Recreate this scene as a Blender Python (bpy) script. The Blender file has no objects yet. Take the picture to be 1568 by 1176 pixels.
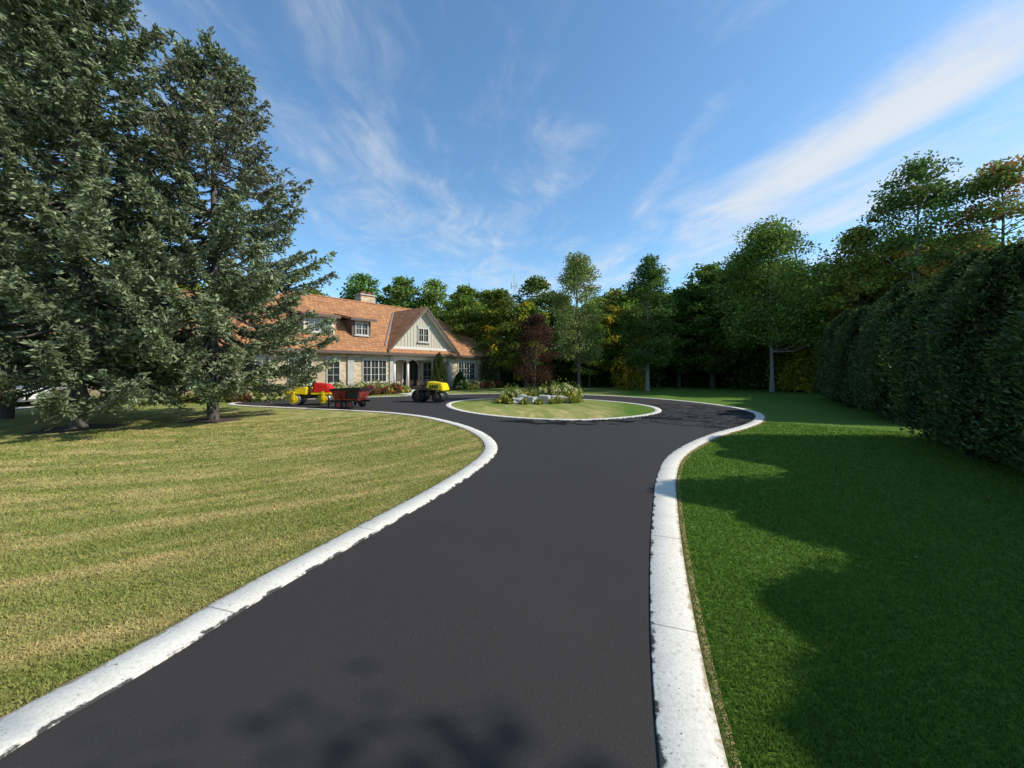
import bpy, math, random, bmesh
import numpy as np
from mathutils import Vector, Matrix, geometry
random.seed(11)
R = np.random.default_rng(11)
scene = bpy.context.scene
COL = scene.collection
try:
    scene.view_settings.view_transform='Standard'; scene.view_settings.look='None'
    scene.view_settings.exposure=0
except Exception: pass

# ------------------------------------------------------------------ node helpers
def mk(name):
    m=bpy.data.materials.new(name); m.use_nodes=True
    nt=m.node_tree; nt.nodes.clear()
    out=nt.nodes.new('ShaderNodeOutputMaterial')
    return m,nt,out
def setin(nt,sock,v):
    if v is None: return
    if isinstance(v,bpy.types.NodeSocket): nt.links.new(v,sock)
    else:
        if isinstance(v,(tuple,list)) and len(v)==3 and sock.type=='RGBA': v=(*v,1)
        sock.default_value=v
def M(nt,op,a,b=None,c=None,clamp=False):
    n=nt.nodes.new('ShaderNodeMath'); n.operation=op; n.use_clamp=clamp
    setin(nt,n.inputs[0],a); setin(nt,n.inputs[1],b)
    if c is not None: setin(nt,n.inputs[2],c)
    return n.outputs[0]
def SS(nt,v,a,b,o0=0.0,o1=1.0):
    n=nt.nodes.new('ShaderNodeMapRange'); n.interpolation_type='SMOOTHSTEP'
    setin(nt,n.inputs[0],v); n.inputs[1].default_value=a; n.inputs[2].default_value=b
    n.inputs[3].default_value=o0; n.inputs[4].default_value=o1
    return n.outputs[0]
def MX(nt,f,a,b,blend='MIX'):
    n=nt.nodes.new('ShaderNodeMix'); n.data_type='RGBA'; n.blend_type=blend
    setin(nt,n.inputs[0],f); setin(nt,n.inputs[6],a); setin(nt,n.inputs[7],b)
    return n.outputs[2]
def NZ(nt,vec,scale,detail=3,rough=.5,dist=0):
    n=nt.nodes.new('ShaderNodeTexNoise'); n.inputs['Scale'].default_value=scale
    n.inputs['Detail'].default_value=detail; n.inputs['Roughness'].default_value=rough
    n.inputs['Distortion'].default_value=dist
    if vec is not None: nt.links.new(vec,n.inputs['Vector'])
    return n.outputs['Fac']
def VOR(nt,vec,scale):
    n=nt.nodes.new('ShaderNodeTexVoronoi'); n.inputs['Scale'].default_value=scale
    if vec is not None: nt.links.new(vec,n.inputs['Vector'])
    return n
def CB(nt,x,y,z=0.0):
    n=nt.nodes.new('ShaderNodeCombineXYZ'); setin(nt,n.inputs[0],x); setin(nt,n.inputs[1],y); setin(nt,n.inputs[2],z)
    return n.outputs[0]
def SEP(nt,v):
    n=nt.nodes.new('ShaderNodeSeparateXYZ'); nt.links.new(v,n.inputs[0]); return n.outputs
def POS(nt): return nt.nodes.new('ShaderNodeNewGeometry').outputs['Position']
def OBJ(nt): return nt.nodes.new('ShaderNodeTexCoord').outputs['Object']
def BUMP(nt,h,strength=.3,dist=.02):
    n=nt.nodes.new('ShaderNodeBump'); n.inputs['Strength'].default_value=strength; n.inputs['Distance'].default_value=dist
    nt.links.new(h,n.inputs['Height']); return n.outputs[0]
def PR(nt,out,col,rough=.7,metal=0,normal=None,spec=None):
    p=nt.nodes.new('ShaderNodeBsdfPrincipled'); setin(nt,p.inputs['Base Color'],col)
    setin(nt,p.inputs['Roughness'],rough); p.inputs['Metallic'].default_value=metal
    if normal is not None: nt.links.new(normal,p.inputs['Normal'])
    if spec is not None: p.inputs['Specular IOR Level'].default_value=spec
    nt.links.new(p.outputs[0],out.inputs[0]); return p
def simple(name,col,rough=.6,metal=0,var=.25,scale=6):
    m,nt,out=mk(name); n=NZ(nt,OBJ(nt),scale,4,.6)
    c=MX(nt,n,tuple(x*(1-var) for x in col),tuple(min(1,x*(1+var)) for x in col))
    PR(nt,out,c,rough,metal,BUMP(nt,NZ(nt,OBJ(nt),scale*6,3),.08,.01)); return m

# ------------------------------------------------------------------ materials
def lawn_color(nt,fineon=True):
    p=POS(nt); s=SEP(nt,p); x,y=s[0],s[1]
    q=M(nt,'SUBTRACT',x,M(nt,'MULTIPLY',y,.3))
    left=SS(nt,q,-1.2,.2,1,0)
    far=SS(nt,y,14.5,19,1,.45)
    dx=M(nt,'ADD',x,9.0); dy=M(nt,'SUBTRACT',y,14.0)
    r=M(nt,'SQRT',M(nt,'ADD',M(nt,'MULTIPLY',dx,dx),M(nt,'MULTIPLY',dy,dy)))
    th=M(nt,'ARCTAN2',dy,dx)
    arcs=NZ(nt,CB(nt,M(nt,'MULTIPLY',r,1.9),M(nt,'MULTIPLY',th,3.2)),1.5,4,.62)
    patch=NZ(nt,p,1.3,4,.6)
    wav=M(nt,'SINE',M(nt,'ADD',M(nt,'MULTIPLY',r,5.2),M(nt,'MULTIPLY',patch,2.5)))
    d=M(nt,'ADD',M(nt,'MULTIPLY',arcs,.9),M(nt,'MULTIPLY',wav,.07))
    d=M(nt,'ADD',d,M(nt,'MULTIPLY',patch,.45))
    dry=M(nt,'MULTIPLY',SS(nt,d,.56,.98),M(nt,'MULTIPLY',left,far))
    green=MX(nt,patch,(.080,.155,.020),(.125,.205,.034))
    lg=MX(nt,SS(nt,arcs,.3,.7),(.235,.25,.065),(.325,.31,.095))
    g=MX(nt,M(nt,'MULTIPLY',left,far),green,lg)
    c=MX(nt,dry,g,(.52,.40,.18))
    if not fineon: return c,patch,patch
    fine=NZ(nt,p,38,3,.7)
    return MX(nt,1.0,c,MX(nt,fine,(.7,.7,.7),(1.28,1.28,1.25)),'MULTIPLY'),fine,patch

m_lawn,nt,out=mk('lawn')
c,f,pt=lawn_color(nt)
h=M(nt,'ADD',NZ(nt,POS(nt),60,3,.8),f)
PR(nt,out,c,.95,0,BUMP(nt,h,.6,.03),.1)

m_blade,nt,out=mk('grass_blades')
c,f,pt=lawn_color(nt,False)
at=nt.nodes.new('ShaderNodeAttribute'); at.attribute_name='tint'
c=MX(nt,1.0,c,at.outputs['Color'],'MULTIPLY')
d1=nt.nodes.new('ShaderNodeBsdfDiffuse'); d2=nt.nodes.new('ShaderNodeBsdfTranslucent')
nt.links.new(c,d1.inputs[0]); nt.links.new(c,d2.inputs[0])
ms=nt.nodes.new('ShaderNodeMixShader'); ms.inputs[0].default_value=.4
nt.links.new(d1.outputs[0],ms.inputs[1]); nt.links.new(d2.outputs[0],ms.inputs[2]); nt.links.new(ms.outputs[0],out.inputs[0])

m_asph,nt,out=mk('asphalt')
p=POS(nt); s=SEP(nt,p)
ag=VOR(nt,p,130).outputs['Distance']; n1=NZ(nt,p,260,2,.7); n2=NZ(nt,p,.55,4,.55); n3=NZ(nt,p,5,4,.6)
c=MX(nt,n2,(.034,.029,.026),(.049,.043,.0385))
c=MX(nt,M(nt,'MULTIPLY',n1,.8),MX(nt,1.0,c,(.5,.5,.5),'MULTIPLY'),MX(nt,1.0,c,(1.6,1.6,1.6),'MULTIPLY'))
spk=SS(nt,NZ(nt,p,95,1,.5),.74,.78)
c=MX(nt,M(nt,'MULTIPLY',spk,.5),c,(.2,.19,.17))
# water and tyre marks left by the rollers round the island
ex=M(nt,'DIVIDE',M(nt,'SUBTRACT',s[0],7.0),3.2); ey=M(nt,'DIVIDE',M(nt,'SUBTRACT',s[1],14.9),4.6)
gz=M(nt,'SUBTRACT',1.0,M(nt,'ADD',M(nt,'MULTIPLY',ex,ex),M(nt,'MULTIPLY',ey,ey)),clamp=True)
st=NZ(nt,CB(nt,M(nt,'MULTIPLY',s[0],.8),M(nt,'MULTIPLY',s[1],1.0)),1.1,4,.55,1.3)
ridge=M(nt,'ABSOLUTE',M(nt,'SUBTRACT',st,.5))
wet=M(nt,'MULTIPLY',SS(nt,ridge,.012,.035,1,0),SS(nt,gz,.0,.2))
wet=M(nt,'MAXIMUM',wet,M(nt,'MULTIPLY',SS(nt,st,.56,.60),SS(nt,gz,.0,.2)))
ex2=M(nt,'DIVIDE',M(nt,'SUBTRACT',s[0],1.9),2.8); ey2=M(nt,'DIVIDE',M(nt,'SUBTRACT',s[1],12.4),.7)
g2=M(nt,'SUBTRACT',1.0,M(nt,'ADD',M(nt,'MULTIPLY',ex2,ex2),M(nt,'MULTIPLY',ey2,ey2)),clamp=True)
wet=M(nt,'MAXIMUM',wet,M(nt,'MULTIPLY',SS(nt,NZ(nt,p,1.6,3,.5,.5),.45,.49),SS(nt,g2,0,.3)))
c=MX(nt,M(nt,'MULTIPLY',wet,.92),c,(.004,.004,.004))
ro=M(nt,'ADD',.78,M(nt,'MULTIPLY',n3,.12))
pp=PR(nt,out,c,ro,0,BUMP(nt,M(nt,'ADD',ag,n1),.6,.004),.25)
nt.links.new(M(nt,'SUBTRACT',.25,M(nt,'MULTIPLY',wet,.15)),pp.inputs['Specular IOR Level'])

m_curb,nt,out=mk('concrete_curb')
at=nt.nodes.new('ShaderNodeAttribute'); at.attribute_name='st'
s=SEP(nt,at.outputs['Vector']); p=POS(nt)
fr=M(nt,'FRACT',M(nt,'DIVIDE',s[0],1.45)); jd=M(nt,'ABSOLUTE',M(nt,'SUBTRACT',fr,.5))
joint=M(nt,'LESS_THAN',jd,.0042)
n=NZ(nt,p,3,6,.7); n5=NZ(nt,p,45,4,.7); pit=SS(nt,NZ(nt,p,28,2,.5),.62,.74)
c=MX(nt,n,(.55,.50,.42),(.84,.79,.69)); c=MX(nt,SS(nt,n5,.25,.6),MX(nt,1.0,c,(.78,.78,.76),'MULTIPLY'),c)
c=MX(nt,M(nt,'MULTIPLY',pit,.5),c,(.34,.30,.23))
edge=SS(nt,M(nt,'ADD',s[1],M(nt,'MULTIPLY',M(nt,'SUBTRACT',NZ(nt,p,7,5,.7),.5),.75)),-.02,.06,1,0)
c=MX(nt,edge,c,(.05,.05,.05))
fle=SS(nt,NZ(nt,p,55,1,.5),.73,.76); c=MX(nt,M(nt,'MULTIPLY',fle,.8),c,(.06,.055,.05))
c=MX(nt,M(nt,'MULTIPLY',joint,.6),c,(.12,.11,.1))
oe=SS(nt,M(nt,'ADD',s[1],M(nt,'MULTIPLY',M(nt,'SUBTRACT',NZ(nt,p,12,4,.7),.5),.45)),.9,1.0); c=MX(nt,M(nt,'MULTIPLY',oe,.8),c,(.26,.20,.1))
PR(nt,out,c,.85,0,BUMP(nt,M(nt,'ADD',n5,M(nt,'MULTIPLY',joint,-1.5)),.45,.006),.3)

m_verge,nt,out=mk('dry_verge')
p=POS(nt); n=NZ(nt,p,25,4,.8)
PR(nt,out,MX(nt,n,(.15,.11,.045),(.42,.32,.15)),.95,0,BUMP(nt,n,.8,.03),.1)

def leafmat(name,trans=.28,hv=.0,gloss=.06,gain=(1,1,1)):
    m,nt,out=mk(name)
    at=nt.nodes.new('ShaderNodeAttribute'); at.attribute_name='tint'
    c=MX(nt,1.0,at.outputs['Color'],gain,'MULTIPLY')
    if hv>0:
        oi=nt.nodes.new('ShaderNodeObjectInfo')
        hs=nt.nodes.new('ShaderNodeHueSaturation')
        nt.links.new(c,hs.inputs['Color'])
        nt.links.new(M(nt,'ADD',.5-hv*.6,M(nt,'MULTIPLY',oi.outputs['Random'],hv)),hs.inputs['Hue'])
        r2=M(nt,'FRACT',M(nt,'MULTIPLY',oi.outputs['Random'],7.31))
        nt.links.new(M(nt,'ADD',.75,M(nt,'MULTIPLY',r2,.6)),hs.inputs['Value'])
        c=hs.outputs[0]
    d1=nt.nodes.new('ShaderNodeBsdfDiffuse'); d2=nt.nodes.new('ShaderNodeBsdfTranslucent')
    nt.links.new(c,d1.inputs[0]); nt.links.new(c,d2.inputs[0])
    ms=nt.nodes.new('ShaderNodeMixShader'); ms.inputs[0].default_value=trans
    nt.links.new(d1.outputs[0],ms.inputs[1]); nt.links.new(d2.outputs[0],ms.inputs[2])
    if gloss:
        g=nt.nodes.new('ShaderNodeBsdfGlossy'); g.inputs['Roughness'].default_value=.5; g.inputs['Color'].default_value=(.7,.75,.7,1)
        m2=nt.nodes.new('ShaderNodeMixShader'); m2.inputs[0].default_value=gloss
        nt.links.new(ms.outputs[0],m2.inputs[1]); nt.links.new(g.outputs[0],m2.inputs[2]); nt.links.new(m2.outputs[0],out.inputs[0])
    else: nt.links.new(ms.outputs[0],out.inputs[0])
    return m
m_leaf=leafmat('leaf_foliage',.4,.05,.0,(2.5,2.3,1.9)); m_leaf1=leafmat('single_tree_leaves',.38,0,.0,(2.35,2.15,1.8)); m_needle=leafmat('needle_foliage',.15,0,.03,(1.9,1.8,1.55))
m_cedar=leafmat('cedar_foliage',.2,0,.03,(1.6,1.5,1.2))
def bark(name,a,b):
    m,nt,out=mk(name); o=OBJ(nt); s=SEP(nt,o)
    n=NZ(nt,CB(nt,s[0],s[1],M(nt,'MULTIPLY',s[2],.2)),22,5,.7)
    PR(nt,out,MX(nt,n,a,b),.9,0,BUMP(nt,n,.8,.03),.2); return m
m_bark=bark('bark_brown',(.05,.042,.035),(.17,.15,.13)); m_barkp=bark('bark_pale',(.16,.14,.12),(.4,.37,.33))

m_stone,nt,out=mk('limestone_wall')
s=SEP(nt,OBJ(nt)); v=CB(nt,M(nt,'ADD',s[0],s[1]),s[2])
b=nt.nodes.new('ShaderNodeTexBrick'); nt.links.new(v,b.inputs['Vector']); b.inputs['Scale'].default_value=1.0
b.inputs['Brick Width'].default_value=.46; b.inputs['Row Height'].default_value=.17; b.inputs['Mortar Size'].default_value=.012
b.inputs['Color1'].default_value=(.68,.54,.36,1); b.inputs['Color2'].default_value=(.40,.30,.20,1); b.inputs['Mortar'].default_value=(.42,.37,.3,1)
b.offset=.37; b.squash=1.4; b.squash_frequency=3
n=NZ(nt,OBJ(nt),2.2,4,.6)
c=MX(nt,1.0,b.outputs['Color'],MX(nt,n,(.7,.7,.7),(1.35,1.3,1.2)),'MULTIPLY')
PR(nt,out,c,.85,0,BUMP(nt,M(nt,'SUBTRACT',NZ(nt,OBJ(nt),14,4),b.outputs['Fac']),.5,.03))
m_roof,nt,out=mk('roof_shingles')
s=SEP(nt,OBJ(nt)); v=CB(nt,M(nt,'ADD',s[0],M(nt,'MULTIPLY',s[1],.7)),M(nt,'MULTIPLY',s[2],1.4))
b=nt.nodes.new('ShaderNodeTexBrick'); nt.links.new(v,b.inputs['Vector']); b.inputs['Scale'].default_value=1.0
b.inputs['Brick Width'].default_value=.33; b.inputs['Row Height'].default_value=.19; b.inputs['Mortar Size'].default_value=.012
b.inputs['Color1'].default_value=(.47,.225,.10,1); b.inputs['Color2'].default_value=(.30,.145,.075,1); b.inputs['Mortar'].default_value=(.16,.08,.05,1)
n=NZ(nt,OBJ(nt),1.1,4,.6)
c=MX(nt,1.0,b.outputs['Color'],MX(nt,n,(.85,.85,.85),(1.2,1.2,1.2)),'MULTIPLY')
PR(nt,out,c,.9,0,BUMP(nt,M(nt,'SUBTRACT',1.0,b.outputs['Fac']),.5,.03),.1)
m_trim=simple('cream_trim',(.55,.49,.38),.6,0,.06,3); m_batten=simple('cream_board',(.46,.42,.33),.7,0,.08,2)
m_white=simple('white_frame',(.62,.59,.52),.5,0,.05,3)
m_fascia=simple('brown_fascia',(.10,.065,.05),.6,0,.1)
m_flash=simple('grey_flashing',(.25,.27,.3),.4,.3,.1)
m_glass,nt,out=mk('window_glass'); PR(nt,out,MX(nt,NZ(nt,OBJ(nt),1.3,3),(.012,.014,.016),(.05,.055,.05)),.06,0,None,.8)
m_door=simple('dark_door',(.035,.022,.015),.4)
m_yel=simple('yellow_paint',(.80,.58,.012),.35,0,.12,5); m_red=simple('red_paint',(.55,.022,.018),.38,0,.2,5)
m_dred=simple('oxide_red_steel',(.26,.035,.025),.6,.1,.4,7); m_blk=simple('black_steel',(.022,.022,.024),.5,.2,.4)
m_rub=simple('tyre_rubber',(.018,.018,.018),.85); m_steel=simple('drum_steel',(.35,.34,.32),.32,.85,.25)
m_rust=simple('tarry_steel',(.10,.06,.04),.7,.2,.5,9)
m_rock=simple('limestone_rock',(.42,.40,.36),.9,0,.45,4)
m_bed=simple('mulch',(.07,.045,.03),.95,0,.5,20)
m_grav=simple('pale_concrete',(.6,.58,.54),.9,0,.15,3)
m_galv=simple('galvanised_steel',(.5,.52,.54),.5,.6,.1)
m_car=simple('white_car_paint',(.8,.8,.8),.25,0,.02)
m_dead=simple('dead_leaf',(.2,.11,.05),.9,0,.5,9)

# ------------------------------------------------------------------ mesh helpers
def nmesh(name,V,F,mats,midx=None,tint=None,tname='tint',smooth=False):
    V=np.asarray(V,dtype=np.float32); F=np.asarray(F,dtype=np.int32); k=F.shape[1]
    me=bpy.data.meshes.new(name); me.vertices.add(len(V)); me.vertices.foreach_set('co',V.ravel())
    me.loops.add(F.size); me.loops.foreach_set('vertex_index',F.ravel())
    me.polygons.add(len(F)); me.polygons.foreach_set('loop_start',np.arange(0,F.size,k,dtype=np.int32))
    for m in mats: me.materials.append(m)
    if midx is not None: me.polygons.foreach_set('material_index',np.asarray(midx,dtype=np.int32))
    if smooth: me.polygons.foreach_set('use_smooth',np.ones(len(F),dtype=bool))
    me.update(calc_edges=True)
    if tint is not None:
        a=me.attributes.new(tname,'FLOAT_COLOR','POINT')
        t=np.ones((len(V),4),dtype=np.float32); t[:,:3]=tint; a.data.foreach_set('color',t.ravel())
    return me
def obj(name,me,loc=(0,0,0),rot=0,sc=1,parent=None):
    o=bpy.data.objects.new(name,me); COL.objects.link(o); o.location=loc; o.rotation_euler=(0,0,rot)
    o.scale=(sc,sc,sc) if not isinstance(sc,tuple) else sc
    if parent: o.parent=parent
    return o
def empty(name,loc=(0,0,0),rot=0):
    e=bpy.data.objects.new(name,None); COL.objects.link(e); e.location=loc; e.rotation_euler=(0,0,rot); e.empty_display_size=.3
    return e
def spline(P,step=.12,closed=False):
    P=np.array(P,float); n=len(P); out=[]
    rng_=range(n) if closed else range(n-1)
    for i in rng_:
        if closed: p0,p1,p2,p3=P[(i-1)%n],P[i],P[(i+1)%n],P[(i+2)%n]
        else: p0=P[max(i-1,0)];p1=P[i];p2=P[i+1];p3=P[min(i+2,n-1)]
        L=np.linalg.norm(p2-p1); k=max(2,int(L/step))
        t=np.linspace(0,1,k,endpoint=False)[:,None]
        m1=(p2-p0)/max(np.linalg.norm(p2-p1)+np.linalg.norm(p1-p0),1e-6)*L
        m2=(p3-p1)/max(np.linalg.norm(p3-p2)+np.linalg.norm(p2-p1),1e-6)*L
        out.append((2*t**3-3*t**2+1)*p1+(t**3-2*t**2+t)*m1+(-2*t**3+3*t**2)*p2+(t**3-t**2)*m2)
    if not closed: out.append(P[-1:])
    return np.concatenate(out)
def offs(P,w,closed=False):
    if closed: T=np.roll(P,-1,0)-np.roll(P,1,0)
    else: T=np.gradient(P,axis=0)
    T/=np.linalg.norm(T,axis=1)[:,None]+1e-9
    N=np.stack([T[:,1],-T[:,0]],1)
    return P+N*w
def ribbon(name,P,w,mat,closed=False,h=.024,base=0.0):
    Q=offs(P,w,closed); n=len(P)
    I=offs(P,w*.015,closed); O=offs(P,w*.985,closed)
    d=np.linalg.norm(np.diff(P,axis=0),axis=1); S=np.concatenate([[0],np.cumsum(d)])
    rows=[(P,base-.02,0),(P,base+h-.004,0.01),(I,base+h,.02),(O,base+h,.98),(Q,base+h-.004,.99),(Q,base-.02,1)]
    V=[];st=[]
    for A,z,t in rows:
        V.append(np.column_stack([A,np.full(n,z)])); st.append(np.column_stack([S,np.full(n,t),np.zeros(n)]))
    V=np.concatenate(V); st=np.concatenate(st); F=[]
    m=n if closed else n-1
    i=np.arange(m); j=(i+1)%n
    for r in range(len(rows)-1): F.append(np.stack([r*n+i,r*n+j,(r+1)*n+j,(r+1)*n+i],1))
    F=np.concatenate(F)
    return obj(name,nmesh(name,V,F,[mat],None,st,'st'))
def sheet(name,P,z,mat):
    pts=[Vector((float(x),float(y),0)) for x,y in P]
    tr=geometry.tessellate_polygon([pts])
    return obj(name,nmesh(name,np.column_stack([P,np.full(len(P),z)]),np.array(tr),[mat]))
def inpoly(x,y,P):
    r=np.zeros(len(x),bool); n=len(P); j=n-1
    for i in range(n):
        xi,yi=P[i];xj,yj=P[j]
        if yi!=yj:
            c=((yi>y)!=(yj>y))&(x<(xj-xi)*(y-yi)/(yj-yi)+xi); r^=c
        j=i
    return r

# ------------------------------------------------------------------ ground
left_in=[(-4.6,-24),(-3.6,-10),(-2.85,-4),(-2.45,-1),(-2.31,.5),(-2.225,1.61),(-2.178,1.816),(-2.095,2.02),(-1.99,2.315),(-1.887,2.69),(-1.743,3.11),(-1.536,3.65),(-1.245,4.42),(-.935,5.25),(-.588,6.37),(-.36,7.4),(-.31,8.37),(-.53,9.59),(-.998,10.85),(-1.74,12.18),(-3.1,13.9),(-4.6,15.1),(-6.0,15.8),(-9.3,17.0),(-12.5,18.2)]
rest=[(-13.6,18.9),(-14.0,19.9),(-13.2,21.0),(-12,21.7),(-9,23.3),(-6.5,24.8),(-4,26.2),(-1.5,26.9),(1.5,26.8),(4.2,25.9),(6.5,24.4),(8.1,22.5),(9.1,20.6),(9.6,18.8),(9.75,17),(9.5,15.4),(9.0,14.27),(7.88,12.64),(6.76,11.47),(5.31,10.18),(3.97,8.74),(2.99,7.43),(2.28,6.06),(1.69,4.63),(1.245,3.47),(.916,2.55),(.726,1.97),(.61,1.58),(.5,1.2),(.2,-.4),(-.1,-4),(-.85,-10),(-1.85,-24)]
edge=spline(left_in+rest,.1)
outer=offs(edge,-.28)
bm=bmesh.new()
xs=[-900,-200,-60,-20,20,60,200,900]
vs=[[bm.verts.new((x,y+10,0)) for x in xs] for y in xs]
for a in range(7):
    for b_ in range(7): bm.faces.new((vs[a][b_],vs[a][b_+1],vs[a+1][b_+1],vs[a+1][b_]))
me=bpy.data.meshes.new('lawn_ground'); bm.to_mesh(me); bm.free(); me.materials.append(m_lawn); obj('lawn_ground',me)
sheet('asphalt_driveway',edge,.012,m_asph)
cu=ribbon('concrete_curb',edge,-.28,m_curb)
vg=ribbon('dry_grass_verge',offs(edge,-.278),-.06,m_verge,False,.006)
isl=spline([(-3.18,18.5),(-2.66,16.66),(-1.62,14.9),(-.33,13.67),(1.02,12.97),(2.31,12.8),(3.76,13.3),(5.12,14.27),(6.06,15.6),(6.44,17.5),(5.87,19.6),(4.29,21.7),(2.2,22.9),(-.2,22.9),(-2.3,21.7),(-3.1,20.3)],.12,True)
ribbon('concrete_curb',isl,-.26,m_curb,True,.03)
isl_in=offs(isl,-.25,True)
sheet('island_lawn',isl_in,.024,m_lawn)
sheet('entry_path',np.array([(-8.6,27.6),(-6.6,30.0),(-4.6,28.6),(-5.1,26.4),(-6.4,25.3)]),.02,m_grav)
sheet('concrete_pad',np.array([(-33,15.5),(-21.0,16.0),(-21.4,18.4),(-33,19.4)]),.02,m_grav)
an=np.linspace(0,2*math.pi,28,endpoint=False)
def mulch(name,x,y,rx,ry,z):
    k=1+.12*np.sin(3*an+x)+.08*np.sin(5*an+y)
    sheet(name,np.column_stack([x+np.cos(an)*rx*k,y+np.sin(an)*ry*k]),z,m_bed)
mulch('mulch_bed',1.4,20.4,2.0,1.6,.03)
mulch('mulch_ring',-10.05,13,.8,.8,.006); mulch('mulch_ring',-12.6,11.2,.9,.9,.006)

N=580000
r=np.exp(R.uniform(math.log(1.2),math.log(15),N)); th=R.uniform(-math.radians(62),math.radians(62),N)
x=r*np.sin(th); y=r*np.cos(th)
ok=~inpoly(x,y,outer[::2]); x=x[ok];y=y[ok];r=r[ok];n=len(x)
w=(.0014+.0011*r)*R.uniform(.7,1.3,n); hgt=R.uniform(.010,.027,n)*(1+.02*r)
a=R.uniform(0,2*math.pi,n); lean=R.uniform(0,1.1,n)*hgt; la=R.uniform(0,2*math.pi,n)
dx=np.cos(a)*w;dy=np.sin(a)*w
V=np.empty((n,3,3)); V[:,0]=np.column_stack([x-dx,y-dy,np.zeros(n)]); V[:,1]=np.column_stack([x+dx,y+dy,np.zeros(n)])
V[:,2]=np.column_stack([x+np.cos(la)*lean,y+np.sin(la)*lean,hgt])
t=np.repeat(R.uniform(.85,1.5,(n,1))*np.array([[1,1,1]])+R.normal(0,.05,(n,3)),3,0)
obj('lawn_grass',nmesh('lawn_grass',V.reshape(-1,3),np.arange(3*n).reshape(-1,3),[m_blade],None,np.clip(t,.3,2)))

# ------------------------------------------------------------------ vegetation
def unit(a): return a/(np.linalg.norm(a,axis=1)[:,None]+1e-9)
def leaves(C,s,asp=.55,up=.5,d=None,rg=R):
    n=len(C)
    if d is None:
        nn=rg.normal(size=(n,3)); nn[:,2]+=up*np.sign(rg.uniform(-.2,1,n)); nn=unit(nn)
        a=unit(np.cross(nn,rg.normal(size=(n,3)))); b=np.cross(nn,a)
    else:
        a=unit(d); b=unit(np.cross(a,rg.normal(size=(n,3))))
    s=np.broadcast_to(s,(n,))[:,None]
    V=np.empty((n,4,3)); V[:,0]=C-a*s*.5; V[:,1]=C-b*s*.5*asp; V[:,2]=C+a*s*.5; V[:,3]=C+b*s*.5*asp
    return V.reshape(-1,3)
n=26; C=np.column_stack([R.uniform(2.6,7,n),R.uniform(2.4,7,n),np.full(n,.03)])
Vd=leaves(C,R.uniform(.02,.05,n),.7,3.0)
obj('fallen_leaves',nmesh('fallen_leaves',Vd,np.arange(4*n).reshape(-1,4),[m_dead]))
def tube(P,rad,k=6):
    P=np.array(P,float); n=len(P); T=np.gradient(P,axis=0); T=unit(T)
    ref=np.where(np.abs(T[:,2:3])>.9,np.array([[1.,0,0]]),np.array([[0,0,1.]]))
    A=unit(np.cross(T,ref)); B=np.cross(T,A); an=np.arange(k)*2*math.pi/k
    V=P[:,None,:]+(A[:,None,:]*np.cos(an)[None,:,None]+B[:,None,:]*np.sin(an)[None,:,None])*np.array(rad)[:,None,None]
    F=[]
    for i in range(n-1):
        for j in range(k): F.append((i*k+j,i*k+(j+1)%k,(i+1)*k+(j+1)%k,(i+1)*k+j))
    return V.reshape(-1,3),np.array(F)
class Acc:
    def __init__(s): s.V=[];s.F=[];s.m=[];s.t=[];s.n=0
    def add(s,V,F,m,t):
        s.V.append(V);s.F.append(F+s.n);s.m.append(np.full(len(F),m));s.t.append(np.broadcast_to(t,(len(V),3)));s.n+=len(V)
    def leaf(s,V,t): 
        n=len(V)//4; s.add(V,np.arange(4*n).reshape(-1,4),1,np.repeat(t,4,0))
    def mesh(s,name,mats): return nmesh(name,np.concatenate(s.V),np.concatenate(s.F),mats,np.concatenate(s.m),np.concatenate(s.t))
def pal(n,cols,rg,var=.25):
    cols=np.array(cols); c=cols[rg.integers(0,len(cols),n)]
    return np.clip(c*(1+rg.normal(0,var,(n,1)))*(1+rg.normal(0,.08,(n,3))),.005,.9)
GREENS=[(.055,.095,.022),(.07,.115,.028),(.045,.08,.02),(.09,.13,.03)]
YEL=[(.20,.18,.025),(.15,.16,.025),(.11,.14,.025),(.23,.18,.025)]
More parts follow.
